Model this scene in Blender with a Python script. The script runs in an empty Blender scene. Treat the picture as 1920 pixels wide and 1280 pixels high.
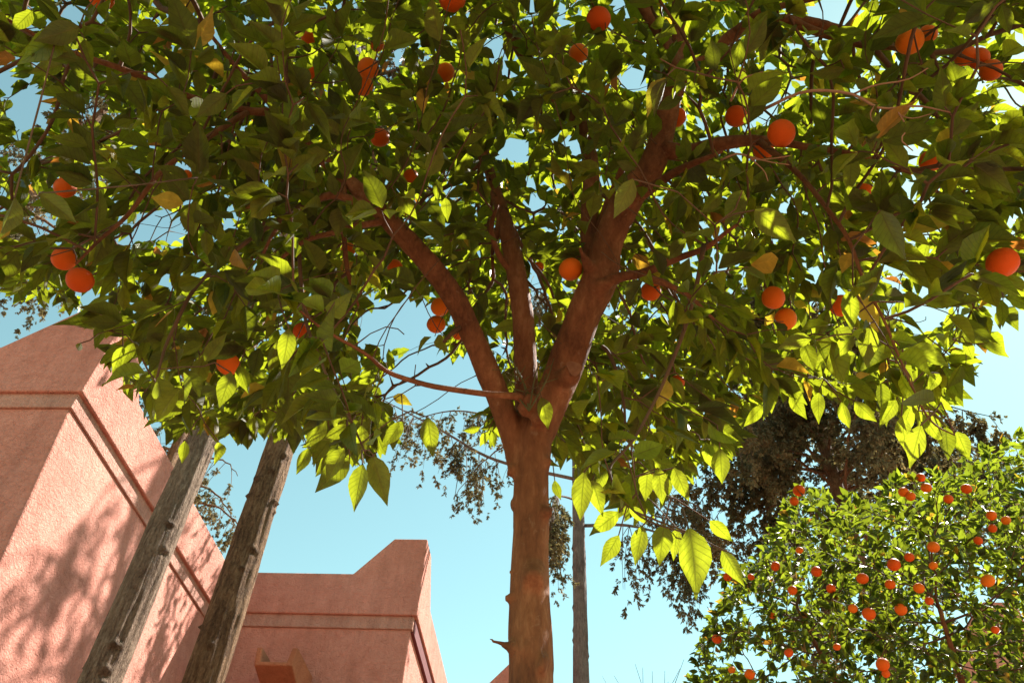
import bpy, bmesh, math, random
import numpy as np
from mathutils import Vector, Matrix, noise

rng = np.random.default_rng(11)
random.seed(11)
scene = bpy.context.scene
COL = scene.collection

# ------------------------------------------------------------------ camera
F = 1490.0                                   # focal length in pixels of the 1920 px wide photograph
TH, AZ, RO = math.radians(46.4), math.radians(5.5), math.radians(3.76)
CAM = np.array([0, 0, 1.6])
_h = np.array([-math.sin(AZ), math.cos(AZ), 0]); _r = np.array([math.cos(AZ), math.sin(AZ), 0]); _z = np.array([0, 0, 1.0])
FW = _h*math.cos(TH) + _z*math.sin(TH)
_u = -_h*math.sin(TH) + _z*math.cos(TH)
RT = math.cos(RO)*_r + math.sin(RO)*_u
UP = -math.sin(RO)*_r + math.cos(RO)*_u
cam_d = bpy.data.cameras.new('camera'); cam = bpy.data.objects.new('camera', cam_d); COL.objects.link(cam)
cam_d.sensor_width = 36; cam_d.lens = 36*F/1920; cam_d.clip_start = 0.05; cam_d.clip_end = 2000
M = Matrix.Identity(4)
for i in range(3):
    M[i][0], M[i][1], M[i][2], M[i][3] = RT[i], UP[i], -FW[i], CAM[i]
cam.matrix_world = M
scene.camera = cam

# ------------------------------------------------------------------ sky, sun, exposure
SUN = np.array([0.464, 0.404, 0.788])        # towards the sun
w = bpy.data.worlds.new('World'); scene.world = w; w.use_nodes = True
nt = w.node_tree; bg = nt.nodes['Background']
sky = nt.nodes.new('ShaderNodeTexSky'); sky.sky_type = 'NISHITA'; sky.sun_disc = False
sky.sun_elevation = math.radians(52); sky.sun_rotation = math.radians(48.95)
sky.altitude = 400; sky.air_density = 1.0; sky.dust_density = 0.15; sky.ozone_density = 1.0
tint = nt.nodes.new('ShaderNodeMix'); tint.data_type = 'RGBA'; tint.blend_type = 'MULTIPLY'; tint.inputs[0].default_value = 1.0
tint.inputs[7].default_value = (0.95, 1.08, 0.68, 1)
nt.links.new(sky.outputs[0], tint.inputs[6]); nt.links.new(tint.outputs[2], bg.inputs[0])
bg.inputs[1].default_value = 0.095
sl = bpy.data.lights.new('sun', 'SUN'); sl.energy = 5.0; sl.angle = math.radians(0.55); sl.color = (1.0, 0.95, 0.87)
so = bpy.data.objects.new('sun', sl); COL.objects.link(so)
so.rotation_euler = Vector(-SUN).to_track_quat('-Z', 'Y').to_euler(); so.location = (10, 8, 20)
vs = scene.view_settings
vs.view_transform = 'Standard'; vs.look = 'None'; vs.exposure = 1.8; vs.gamma = 1.0; vs.use_curve_mapping = False
cy = scene.cycles
cy.max_bounces = 8; cy.diffuse_bounces = 5; cy.glossy_bounces = 3; cy.transmission_bounces = 5; cy.transparent_max_bounces = 4
cy.use_denoising = True; cy.caustics_reflective = False; cy.caustics_refractive = False
cy.sample_clamp_indirect = 6.0

# ------------------------------------------------------------------ pixel helpers (photo pixel -> ray)
def ray(x, y):
    v = (x-960)/F*RT - (y-640)/F*UP + FW
    return v/np.linalg.norm(v)
def at_range(x, y, d): return CAM + ray(x, y)*d
def at_z(x, y, Z): v = ray(x, y); return CAM + v*(Z-CAM[2])/v[2]
def at_y(x, y, Y): v = ray(x, y); return CAM + v*(Y-CAM[1])/v[1]
def at_x(x, y, X): v = ray(x, y); return CAM + v*(X-CAM[0])/v[0]
def px_m(p): return float((np.asarray(p)-CAM).dot(FW))/F        # metres per photo pixel at a point
def project(P):
    D = np.atleast_2d(P) - CAM; d = D @ FW
    ds = np.where(d > 0.05, d, 0.05)
    return 960 + F*(D @ RT)/ds, 640 - F*(D @ UP)/ds, d
def nrm(v): return v/np.maximum(np.linalg.norm(v, axis=-1, keepdims=True), 1e-9)

# ------------------------------------------------------------------ object helpers
def mesh_obj(name, verts, faces, mat, parent=None, smooth=True, origin=None):
    me = bpy.data.meshes.new(name)
    verts = np.asarray(verts, dtype=np.float32)
    if origin is not None: verts = verts - np.asarray(origin, dtype=np.float32)
    if isinstance(faces, np.ndarray):
        n, k = faces.shape
        me.vertices.add(len(verts)); me.vertices.foreach_set('co', verts.ravel())
        me.loops.add(n*k); me.loops.foreach_set('vertex_index', faces.astype(np.int32).ravel())
        me.polygons.add(n); me.polygons.foreach_set('loop_start', np.arange(0, n*k, k, dtype=np.int32))
        me.update(calc_edges=True); me.validate()
    else:
        me.from_pydata([tuple(v) for v in verts], [], faces); me.update()
    if smooth: me.polygons.foreach_set('use_smooth', np.ones(len(me.polygons), dtype=bool))
    me.materials.append(mat)
    o = bpy.data.objects.new(name, me); COL.objects.link(o)
    if origin is not None: o.location = tuple(origin)
    if parent is not None:
        o.parent = parent
        o.location = Vector(o.location) - parent.location
    return o
def thing(name, label, cat, loc, group=None):
    o = bpy.data.objects.new(name, None); COL.objects.link(o); o.location = tuple(loc); o.empty_display_size = 0.2
    tag(o, label, cat, group); return o
def tag(o, label=None, cat=None, group=None, kind=None):
    if label: o['label'] = label
    if cat: o['category'] = cat
    if group: o['group'] = group
    if kind: o['kind'] = kind
    return o
def point_attr(o, name, arr):
    a = o.data.attributes.new(name, 'FLOAT', 'POINT'); a.data.foreach_set('value', np.asarray(arr, dtype=np.float32))
def set_uv(o, uv):
    me = o.data; l = me.uv_layers.new(name='UVMap')
    vi = np.empty(len(me.loops), dtype=np.int32); me.loops.foreach_get('vertex_index', vi)
    l.data.foreach_set('uv', np.asarray(uv, dtype=np.float32)[vi].ravel())

def spline(pts, n):
    """Catmull-Rom through rows (x, y, z, r), n samples"""
    P = np.asarray(pts, float); P = np.vstack([2*P[0]-P[1], P, 2*P[-1]-P[-2]])
    t = np.linspace(0, len(P)-3-1e-6, n); i = t.astype(int); u = (t-i)[:, None]
    a, b, c, d = P[i], P[i+1], P[i+2], P[i+3]
    out = 0.5*((2*b) + (-a+c)*u + (2*a-5*b+4*c-d)*u**2 + (-a+3*b-3*c+d)*u**3)
    out[:, 3] = np.maximum(out[:, 3], 0.0006)
    return out
def tube(path, sides, cap=True, base=0, jitter=0.0):
    P = path[:, :3]; R = path[:, 3]
    T = nrm(np.gradient(P, axis=0))
    ref = np.array([0, 0, 1.0]) if abs(T[0][2]) < 0.8 else np.array([1.0, 0, 0])
    N = np.empty_like(T); n = nrm(np.cross(T[0], ref))
    for i in range(len(P)):
        n = nrm(n - T[i]*n.dot(T[i])); N[i] = n
    B = np.cross(T, N)
    a = np.linspace(0, 2*np.pi, sides, endpoint=False)
    V = P[:, None] + R[:, None, None]*(np.cos(a)[None, :, None]*N[:, None] + np.sin(a)[None, :, None]*B[:, None])
    V = V.reshape(-1, 3); fs = []
    m = len(P)
    i = np.arange(m-1)[:, None]*sides; j = np.arange(sides)[None]; j2 = (j+1) % sides
    Q = np.stack([i+j, i+j2, i+sides+j2, i+sides+j], -1).reshape(-1, 4) + base
    fs = Q.tolist()
    if cap:
        fs.append([base+k for k in range(sides-1, -1, -1)]); fs.append([base+(m-1)*sides+k for k in range(sides)])
    return V, fs
def tubes(paths, sides, cap=True):
    vs, fs, b = [], [], 0
    for p in paths:
        v, f = tube(p, sides, cap, b); vs.append(v); fs += f; b += len(v)
    return np.vstack(vs), fs

# ------------------------------------------------------------------ materials
def newmat(name):
    m = bpy.data.materials.new(name); m.use_nodes = True
    return m, m.node_tree, m.node_tree.nodes, m.node_tree.links
def N(nt, typ, **kw):
    n = nt.nodes.new(typ)
    for k, v in kw.items():
        if k.startswith('i_'): n.inputs[int(k[2:])].default_value = v
        else: setattr(n, k, v)
    return n
def ramp(nt, src, stops):
    r = nt.nodes.new('ShaderNodeValToRGB'); nt.links.new(src, r.inputs[0])
    el = r.color_ramp.elements
    while len(el) < len(stops): el.new(0.5)
    for e, (p, c) in zip(el, stops): e.position = p; e.color = (*c, 1) if len(c) == 3 else c
    return r.outputs[0]
def math_n(nt, op, a, b=None, c=None):
    n = nt.nodes.new('ShaderNodeMath'); n.operation = op
    for k, v in enumerate((a, b, c)):
        if v is None: continue
        if isinstance(v, (int, float)): n.inputs[k].default_value = v
        else: nt.links.new(v, n.inputs[k])
    return n.outputs[0]
def mixc(nt, fac, a, b, blend='MIX'):
    n = nt.nodes.new('ShaderNodeMix'); n.data_type = 'RGBA'; n.blend_type = blend
    for k, v in ((0, fac), (6, a), (7, b)):
        if isinstance(v, (int, float)): n.inputs[k].default_value = v
        elif isinstance(v, tuple): n.inputs[k].default_value = (*v, 1) if len(v) == 3 else v
        else: nt.links.new(v, n.inputs[k])
    return n.outputs[2]
def noise_tex(nt, scale, detail=4, rough=0.55, vec=None, dist=0.0):
    n = nt.nodes.new('ShaderNodeTexNoise'); n.inputs['Scale'].default_value = scale; n.inputs['Detail'].default_value = detail
    n.inputs['Roughness'].default_value = rough; n.inputs['Distortion'].default_value = dist
    if vec is not None: nt.links.new(vec, n.inputs['Vector'])
    return n.outputs[0]
def world_pos(nt, scale=None):
    g = nt.nodes.new('ShaderNodeNewGeometry')
    if scale is None: return g.outputs['Position']
    m = nt.nodes.new('ShaderNodeMapping'); m.inputs['Scale'].default_value = scale; nt.links.new(g.outputs['Position'], m.inputs['Vector'])
    return m.outputs[0]
def bump(nt, h, strength, dist, normal=None):
    b = nt.nodes.new('ShaderNodeBump'); b.inputs['Strength'].default_value = strength; b.inputs['Distance'].default_value = dist
    nt.links.new(h, b.inputs['Height'])
    if normal is not None: nt.links.new(normal, b.inputs['Normal'])
    return b.outputs[0]

def leaf_material(name, dark, mid, light, under, glow, vein_amt=0.5):
    m, nt, nd, ln = newmat(name); out = nd['Material Output']; nd.remove(nd['Principled BSDF'])
    at = N(nt, 'ShaderNodeAttribute', attribute_name='tone'); tone = at.outputs['Fac']
    uv = N(nt, 'ShaderNodeUVMap'); sp = N(nt, 'ShaderNodeSeparateXYZ'); ln.new(uv.outputs[0], sp.inputs[0])
    au = math_n(nt, 'ABSOLUTE', math_n(nt, 'MULTIPLY_ADD', sp.outputs[0], 2.0, -1.0))
    v = sp.outputs[1]
    mid_rib = math_n(nt, 'SUBTRACT', 1.0, math_n(nt, 'SMOOTH_MIN', math_n(nt, 'MULTIPLY', au, 9.0), 1.0, 0.2))
    ph = math_n(nt, 'SUBTRACT', math_n(nt, 'MULTIPLY', v, 9.0), math_n(nt, 'MULTIPLY', au, 1.9))
    tri = math_n(nt, 'ABSOLUTE', math_n(nt, 'SUBTRACT', math_n(nt, 'FRACT', ph), 0.5))
    side = math_n(nt, 'MAXIMUM', math_n(nt, 'MULTIPLY_ADD', tri, -7.0, 1.0), 0.0)
    vein = math_n(nt, 'MAXIMUM', math_n(nt, 'MULTIPLY', side, 0.65), mid_rib)
    pos = world_pos(nt)
    blot = noise_tex(nt, 60, 3, 0.6, pos)
    top = ramp(nt, tone, [(0.0, dark), (0.45, mid), (0.86, light), (0.93, (0.42, 0.30, 0.03)), (1.0, (0.30, 0.13, 0.03))])
    und = ramp(nt, tone, [(0.0, tuple(c*0.4 for c in under)), (0.5, under), (0.86, tuple(c*1.7 for c in under)), (0.93, (0.45, 0.33, 0.05)), (1.0, (0.32, 0.15, 0.04))])
    glo = ramp(nt, tone, [(0.0, tuple(c*0.50 for c in glow)), (0.5, glow), (0.86, tuple(min(1, c*1.2) for c in glow)), (0.93, (0.75, 0.50, 0.03)), (1.0, (0.45, 0.16, 0.02))])
    geo = nd.new('ShaderNodeNewGeometry')
    refl = mixc(nt, geo.outputs['Backfacing'], top, und)
    refl = mixc(nt, math_n(nt, 'MULTIPLY', vein, 0.9*vein_amt), refl, mixc(nt, 1.0, refl, (2.2, 2.0, 1.6), 'MULTIPLY'))
    refl = mixc(nt, 1.0, refl, ramp(nt, blot, [(0.3, (0.75, 0.75, 0.75)), (0.7, (1.2, 1.2, 1.2))]), 'MULTIPLY')
    glo = mixc(nt, math_n(nt, 'MULTIPLY', vein, 1.0*vein_amt), glo, mixc(nt, 1.0, glo, (0.42, 0.46, 0.4), 'MULTIPLY'))
    glo = mixc(nt, 1.0, glo, ramp(nt, blot, [(0.3, (0.8, 0.8, 0.8)), (0.7, (1.1, 1.1, 1.1))]), 'MULTIPLY')
    nb = bump(nt, math_n(nt, 'ADD', math_n(nt, 'MULTIPLY', vein, -1.0), blot), 0.35, 0.002)
    p = nd.new('ShaderNodeBsdfPrincipled'); ln.new(refl, p.inputs['Base Color']); ln.new(nb, p.inputs['Normal'])
    ln.new(math_n(nt, 'MULTIPLY_ADD', geo.outputs['Backfacing'], 0.25, 0.38), p.inputs['Roughness'])
    p.inputs['Specular IOR Level'].default_value = 0.45
    t = nd.new('ShaderNodeBsdfTranslucent'); ln.new(glo, t.inputs['Color']); ln.new(nb, t.inputs['Normal'])
    mx = nd.new('ShaderNodeMixShader'); mx.inputs[0].default_value = 0.44
    ln.new(p.outputs[0], mx.inputs[1]); ln.new(t.outputs[0], mx.inputs[2]); ln.new(mx.outputs[0], out.inputs[0])
    return m
def simple_mat(name, stops, scale, rough=0.8, bumps=((40, 0.4, 0.004),), vscale=None, detail=5, spec=0.3):
    m, nt, nd, ln = newmat(name); p = nd['Principled BSDF']
    pos = world_pos(nt, vscale)
    ln.new(ramp(nt, noise_tex(nt, scale, detail, 0.6, pos), stops), p.inputs['Base Color'])
    p.inputs['Roughness'].default_value = rough; p.inputs['Specular IOR Level'].default_value = spec
    nb = None
    for s, st, d in bumps: nb = bump(nt, noise_tex(nt, s, 5, 0.6, pos), st, d, nb)
    if nb is not None: ln.new(nb, p.inputs['Normal'])
    return m

MAT = {}
MAT['leaf'] = leaf_material('citrus_leaf', (0.008, 0.024, 0.005), (0.016, 0.043, 0.006), (0.038, 0.068, 0.008), (0.058, 0.053, 0.008), (0.43, 0.50, 0.016), 1.0)
MAT['leaf2'] = leaf_material('small_citrus_leaf', (0.010, 0.032, 0.010), (0.024, 0.060, 0.010), (0.075, 0.115, 0.012), (0.045, 0.06, 0.013), (0.28, 0.35, 0.016), 0.2)
def conifer_material():
    m, nt, nd, ln = newmat('cypress_foliage'); out = nd['Material Output']; p = nd['Principled BSDF']
    n1 = noise_tex(nt, 2.5, 4, 0.6, world_pos(nt)); n2 = noise_tex(nt, 30, 2, 0.6, world_pos(nt))
    h = math_n(nt, 'ADD', math_n(nt, 'MULTIPLY', n1, 0.6), math_n(nt, 'MULTIPLY', n2, 0.4))
    col = ramp(nt, h, [(0.36, (0.050, 0.055, 0.028)), (0.5, (0.105, 0.092, 0.045)), (0.62, (0.19, 0.145, 0.072))])
    ln.new(col, p.inputs['Base Color']); p.inputs['Roughness'].default_value = 0.8
    t = nd.new('ShaderNodeBsdfTranslucent'); ln.new(mixc(nt, 1.0, col, (1.5, 1.4, 1.0), 'MULTIPLY'), t.inputs['Color'])
    mx = nd.new('ShaderNodeMixShader'); mx.inputs[0].default_value = 0.4
    ln.new(p.outputs[0], mx.inputs[1]); ln.new(t.outputs[0], mx.inputs[2]); ln.new(mx.outputs[0], out.inputs[0])
    return m
MAT['conifer'] = conifer_material()
def citrus_bark():
    m, nt, nd, ln = newmat('citrus_bark'); p = nd['Principled BSDF']
    pos = world_pos(nt); st = world_pos(nt, (1, 1, 0.3))
    a = noise_tex(nt, 14, 6, 0.68, st); b = noise_tex(nt, 70, 5, 0.65, st, 0.6); c = noise_tex(nt, 5, 3, 0.5, pos)
    h = math_n(nt, 'ADD', math_n(nt, 'MULTIPLY', a, 0.5), math_n(nt, 'ADD', math_n(nt, 'MULTIPLY', b, 0.28), math_n(nt, 'MULTIPLY', c, 0.22)))
    col = ramp(nt, h, [(0.36, (0.070, 0.026, 0.013)), (0.46, (0.150, 0.058, 0.025)), (0.54, (0.215, 0.088, 0.038)), (0.62, (0.30, 0.14, 0.066)), (0.70, (0.34, 0.20, 0.115))])
    pale = ramp(nt, noise_tex(nt, 26, 4, 0.7, pos, 0.5), [(0.62, (0, 0, 0)), (0.70, (1, 1, 1))])
    col = mixc(nt, math_n(nt, 'MULTIPLY', pale, 0.35), col, (0.33, 0.22, 0.14))
    ln.new(col, p.inputs['Base Color']); p.inputs['Roughness'].default_value = 0.82; p.inputs['Specular IOR Level'].default_value = 0.25
    nb = bump(nt, b, 0.7, 0.006); nb = bump(nt, noise_tex(nt, 320, 3, 0.6, pos), 0.4, 0.0015, nb); nb = bump(nt, a, 0.6, 0.012, nb)
    ln.new(nb, p.inputs['Normal']); return m
MAT['bark'] = citrus_bark()
MAT['twig'] = simple_mat('twig_bark', [(0.3, (0.075, 0.042, 0.022)), (0.7, (0.14, 0.078, 0.04))], 12, 0.8, ())
MAT['dry_twig'] = simple_mat('dry_pale_twig', [(0.3, (0.26, 0.14, 0.08)), (0.7, (0.40, 0.24, 0.15))], 30, 0.8, ())
MAT['shoot'] = simple_mat('green_shoot', [(0.3, (0.07, 0.075, 0.025)), (0.7, (0.12, 0.12, 0.04))], 12, 0.6, ())
MAT['cut'] = simple_mat('cut_wood', [(0.3, (0.17, 0.075, 0.04)), (0.7, (0.28, 0.14, 0.08))], 40, 0.8, ((120, 0.4, 0.002),))
MAT['calyx'] = simple_mat('calyx_green', [(0.3, (0.06, 0.09, 0.02)), (0.7, (0.12, 0.14, 0.04))], 90, 0.7, ())
MAT['ground'] = simple_mat('earth_paving', [(0.3, (0.22, 0.115, 0.075)), (0.7, (0.31, 0.17, 0.115))], 1.2, 0.9, ((30, 0.5, 0.01),))

def orange_material():
    m, nt, nd, ln = newmat('orange_peel'); p = nd['Principled BSDF']
    oi = nd.new('ShaderNodeObjectInfo'); tc = nd.new('ShaderNodeTexCoord')
    base = ramp(nt, oi.outputs['Random'], [(0.0, (0.70, 0.095, 0.005)), (0.6, (0.80, 0.145, 0.006)), (1.0, (0.86, 0.23, 0.010))])
    n = noise_tex(nt, 30, 3, 0.5, tc.outputs['Object'])
    ln.new(mixc(nt, 1.0, base, ramp(nt, n, [(0.3, (0.85, 0.8, 0.8)), (0.7, (1.05, 1.05, 1.0))]), 'MULTIPLY'), p.inputs['Base Color'])
    p.inputs['Roughness'].default_value = 0.55; p.inputs['Specular IOR Level'].default_value = 0.22
    p.inputs['Subsurface Weight'].default_value = 0.0
    ln.new(bump(nt, noise_tex(nt, 420, 2, 0.5, tc.outputs['Object']), 0.35, 0.0015), p.inputs['Normal'])
    return m
MAT['orange'] = orange_material()

def stucco(name, cols, stain=0.5):
    m, nt, nd, ln = newmat(name); p = nd['Principled BSDF']
    pos = world_pos(nt)
    big = noise_tex(nt, 0.9, 5, 0.6, pos)
    med = noise_tex(nt, 7, 6, 0.65, pos)
    c = ramp(nt, math_n(nt, 'ADD', math_n(nt, 'MULTIPLY', big, 0.45), math_n(nt, 'MULTIPLY', med, 0.55)), cols)
    run = noise_tex(nt, 1.0, 5, 0.6, world_pos(nt, (5.5, 5.5, 0.35)))
    c = mixc(nt, stain, c, mixc(nt, 1.0, c, ramp(nt, run, [(0.35, (0.72, 0.70, 0.70)), (0.6, (1.05, 1.05, 1.05))]), 'MULTIPLY'))
    ln.new(c, p.inputs['Base Color']); p.inputs['Roughness'].default_value = 0.92; p.inputs['Specular IOR Level'].default_value = 0.15
    fib = noise_tex(nt, 26, 6, 0.62, pos, 1.2)
    nb = bump(nt, fib, 0.9, 0.035)
    nb = bump(nt, noise_tex(nt, 95, 4, 0.6, pos), 0.5, 0.006, nb)
    nb = bump(nt, noise_tex(nt, 3.2, 3, 0.5, pos), 0.5, 0.03, nb)
    ln.new(nb, p.inputs['Normal'])
    return m
MAT['stucco'] = stucco('terracotta_stucco', [(0.3, (0.45, 0.178, 0.128)), (0.5, (0.56, 0.238, 0.180)), (0.7, (0.62, 0.29, 0.225))])
MAT['band'] = stucco('pale_band_render', [(0.3, (0.40, 0.190, 0.145)), (0.5, (0.49, 0.255, 0.198)), (0.7, (0.55, 0.315, 0.25))], 0.8)
MAT['spout'] = stucco('spout_clay', [(0.3, (0.36, 0.13, 0.07)), (0.5, (0.44, 0.17, 0.09)), (0.7, (0.48, 0.2, 0.11))])
MAT['maroon'] = simple_mat('maroon_parapet_shade', [(0.3, (0.10, 0.022, 0.022)), (0.7, (0.15, 0.035, 0.034))], 20, 0.8)  # shade below the parapet put into a dark red colour

def grey_bark(name, a, b, c):
    m, nt, nd, ln = newmat(name); p = nd['Principled BSDF']
    ps = world_pos(nt, (48, 48, 11.0)); pos = world_pos(nt)
    f = noise_tex(nt, 1.0, 6, 0.65, ps, 0.8)
    patch = noise_tex(nt, 4.5, 4, 0.6, pos)
    fine = noise_tex(nt, 55, 5, 0.7, pos)
    col = ramp(nt, math_n(nt, 'ADD', math_n(nt, 'MULTIPLY', f, 0.5), math_n(nt, 'ADD', math_n(nt, 'MULTIPLY', patch, 0.25), math_n(nt, 'MULTIPLY', fine, 0.25))), [(0.38, a), (0.5, b), (0.62, c)])
    sc = N(nt, 'ShaderNodeAttribute', attribute_name='scar')
    col = mixc(nt, math_n(nt, 'MULTIPLY', sc.outputs['Fac'], 0.85), col, tuple(c*0.55 for c in a))
    ln.new(col, p.inputs['Base Color']); p.inputs['Roughness'].default_value = 0.9; p.inputs['Specular IOR Level'].default_value = 0.2
    nb = bump(nt, f, 1.0, 0.05); nb = bump(nt, noise_tex(nt, 55, 5, 0.7, world_pos(nt, (1, 1, .6))), 0.9, 0.014, nb)
    ln.new(nb, p.inputs['Normal']); return m
MAT['grey_bark'] = grey_bark('fissured_grey_bark', (0.090, 0.052, 0.034), (0.22, 0.145, 0.098), (0.36, 0.26, 0.185))
MAT['brown_bark'] = grey_bark('fissured_brown_bark', (0.065, 0.032, 0.017), (0.18, 0.098, 0.050), (0.33, 0.20, 0.11))
MAT['pale_bark'] = grey_bark('pale_grey_bark', (0.11, 0.08, 0.075), (0.20, 0.155, 0.14), (0.27, 0.22, 0.20))

# ------------------------------------------------------------------ ground
g = mesh_obj('ground', [(-400, -400, 0), (400, -400, 0), (400, 400, 0), (-400, 400, 0)], [[0, 1, 2, 3]], MAT['ground'], smooth=False)
tag(g, kind='structure')

# ------------------------------------------------------------------ buildings
def solid_from(name, bm, mat, parent, bev=0.02, sub=None):
    bmesh.ops.recalc_face_normals(bm, faces=bm.faces)
    if bev: bmesh.ops.bevel(bm, geom=[e for e in bm.edges], offset=bev, segments=3, affect='EDGES', profile=0.6)
    me = bpy.data.meshes.new(name); bm.to_mesh(me); bm.free(); me.materials.append(mat)
    me.polygons.foreach_set('use_smooth', np.ones(len(me.polygons), dtype=bool))
    o = bpy.data.objects.new(name, me); COL.objects.link(o)
    o.modifiers.new('weighted', 'WEIGHTED_NORMAL').keep_sharp = False
    if parent: o.parent = parent; o.location = -parent.location
    return o
def prism(bm, poly, d0, d1, axis):
    """poly in (a, z), pushed from d0 to d1 along axis ('y': a = x, 'x': a = y)"""
    def P(a, z, d): return (a, d, z) if axis == 'y' else (d, a, z)
    A = [bm.verts.new(P(a, z, d0)) for a, z in poly]; B = [bm.verts.new(P(a, z, d1)) for a, z in poly]
    bm.faces.new(A); bm.faces.new(B[::-1])
    for i in range(len(poly)):
        j = (i+1) % len(poly); bm.faces.new([A[i], B[i], B[j], A[j]])
def hexa(bm, bot, top):
    A = [bm.verts.new(p) for p in bot]; B = [bm.verts.new(p) for p in top]
    bm.faces.new(A[::-1]); bm.faces.new(B)
    for i in range(4):
        j = (i+1) % 4; bm.faces.new([A[i], A[j], B[j], B[i]])
def box(bm, x0, x1, y0, y1, z0, z1):
    hexa(bm, [(x0, y0, z0), (x1, y0, z0), (x1, y1, z0), (x0, y1, z0)], [(x0, y0, z1), (x1, y0, z1), (x1, y1, z1), (x0, y1, z1)])

XC, YF = -4.07, 4.727          # outer corner of the near wing (parapet line)
XB, YB = -1.71, 8.497          # outer corner of the rear wing
ZB, ZP, ZT = 6.0, 6.54, 7.03   # underside of parapet, parapet, raised corner
bld = thing('terracotta_building', 'pink terracotta stucco building with stepped corner parapets beside two leaning trunks', 'building', (-5, 9, 0))
# walls: the near wing is battered (leans in as it rises)
bm = bmesh.new()
bx, by = 0.78, 0.12
hexa(bm, [(-9.5, YF+.06-by, -0.2), (XC-.06+bx, YF+.06-by, -0.2), (XC-.06+bx, YB+1.0, -0.2), (-9.5, YB+1.0, -0.2)],
         [(-9.5, YF+.06, ZB-.13), (XC-.06, YF+.06, ZB-.13), (XC-.06, YB+1.0, ZB-.13), (-9.5, YB+1.0, ZB-.13)])
solid_from('wall', bm, MAT['stucco'], bld, 0.03)
bm = bmesh.new(); box(bm, XC-.5, XB-.06, YB+.06, YB+4.5, -0.2, ZB-.13)
solid_from('wall', bm, MAT['stucco'], bld, 0.025)
# pale recessed bands under the parapets
bm = bmesh.new(); box(bm, -9.4, XC-.035, YF+.035, YB+1.1, ZB-.15, ZB+.05)
solid_from('band', bm, MAT['band'], bld, 0.012)
bm = bmesh.new(); box(bm, XC-.45, XB-.035, YB+.035, YB+4.4, ZB-.15, ZB+.05)
solid_from('band', bm, MAT['band'], bld, 0.012)
# parapets with raised, sloped corners
T = 0.30
def parapet(poly, d0, d1, axis):
    bm = bmesh.new(); prism(bm, poly, d0, d1, axis); return solid_from('parapet', bm, MAT['stucco'], bld, 0.018)
parapet([(-9.5, ZB), (XC, ZB), (XC, ZT), (XC-.47, ZT), (XC-1.0, ZP), (-9.5, ZP)], YF, YF+T, 'y')
parapet([(YF+.003, ZB+.003), (YB+.05, ZB+.003), (YB+.05, ZP), (YF+.76, ZP), (YF+.30, ZT-.003), (YF+.003, ZT-.003)], XC-T, XC+.003, 'x')
parapet([(XC-.2, ZB+.002), (XB, ZB+.002), (XB, ZT-.02), (XB-.41, ZT-.02), (XB-.84, ZP-.02), (XC-.2, ZP-.02)], YB, YB+T, 'y')
parapet([(YB+.003, ZB+.005), (YB+4.5, ZB+.005), (YB+4.5, ZP-.05), (YB+.82, ZP-.05), (YB+.40, ZT-.023), (YB+.003, ZT-.023)], XB-T, XB+.003, 'x')
# flat roofs behind the parapets
bm = bmesh.new(); box(bm, -9.4, XC-.2, YF+.2, YB+1.05, ZB+.052, ZB+.12); solid_from('roof', bm, MAT['stucco'], bld, 0)
bm = bmesh.new(); box(bm, XC-.4, XB-.2, YB+.2, YB+4.3, ZB+.052, ZB+.13); solid_from('roof', bm, MAT['stucco'], bld, 0)
# clay water spout on the rear wing
bm = bmesh.new()
ya, yb = YB-.62, YB+.1
q0, q1 = at_y(474, 1240, ya), at_y(552, 1243, ya)
sx0, sx1, sz = q0[0], q1[0], q0[2]
prism(bm, [(sx0+.02, sz-.20), (sx1-.02, sz-.20), (sx1, sz+.16), (sx1-.06, sz+.16), (sx1-.085, sz+.01), (sx0+.085, sz+.01), (sx0+.06, sz+.16), (sx0, sz+.16)], ya, yb, 'y')
for v in bm.verts:
    if v.co.y < YB-.2 and v.co.z < sz-.1: v.co.z += 0.17
tag(solid_from('water_spout', bm, MAT['spout'], bld, 0.014), 'open clay water spout jutting from the rear wall')
# shade under the parapet, painted as a dark red strip on the rear wing's sunny side
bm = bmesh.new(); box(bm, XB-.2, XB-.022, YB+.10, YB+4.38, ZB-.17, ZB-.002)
tag(solid_from('band', bm, MAT['maroon'], bld, 0.008), 'painted maroon shade line below the parapet on the sunny side')

def corner_house(name, label, cx, cy, zt, left=6.0, depth=5.0):
    o = thing(name, label, 'building', (cx-left/2, cy+depth/2, 0))
    bm = bmesh.new(); box(bm, cx-left, cx-.06, cy+.06, cy+depth, -.2, zt-1.1); solid_from('wall', bm, MAT['stucco'], o, .03)
    bm = bmesh.new(); prism(bm, [(cx-left, zt-1.12), (cx, zt-1.12), (cx, zt), (cx-.42, zt), (cx-.9, zt-.5), (cx-left, zt-.5)], cy, cy+.3, 'y')
    solid_from('parapet', bm, MAT['stucco'], o, .02)
    bm = bmesh.new(); prism(bm, [(cy+.003, zt-1.118), (cy+depth, zt-1.118), (cy+depth, zt-.5), (cy+.9, zt-.5), (cy+.42, zt-.003), (cy+.003, zt-.003)], cx-.3, cx+.003, 'x')
    solid_from('parapet', bm, MAT['stucco'], o, .02)
    return o
c3 = at_z(1012, 1239, 7.0)
corner_house('far_building', 'far pink building with a raised parapet corner behind the big orange tree trunk', c3[0], c3[1], 7.0, 1.9)
c4 = at_z(1905, 1128, 7.2)
corner_house('far_building', 'far pink building glimpsed through the smaller orange tree', c4[0], c4[1], 7.2, 1.0)

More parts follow.
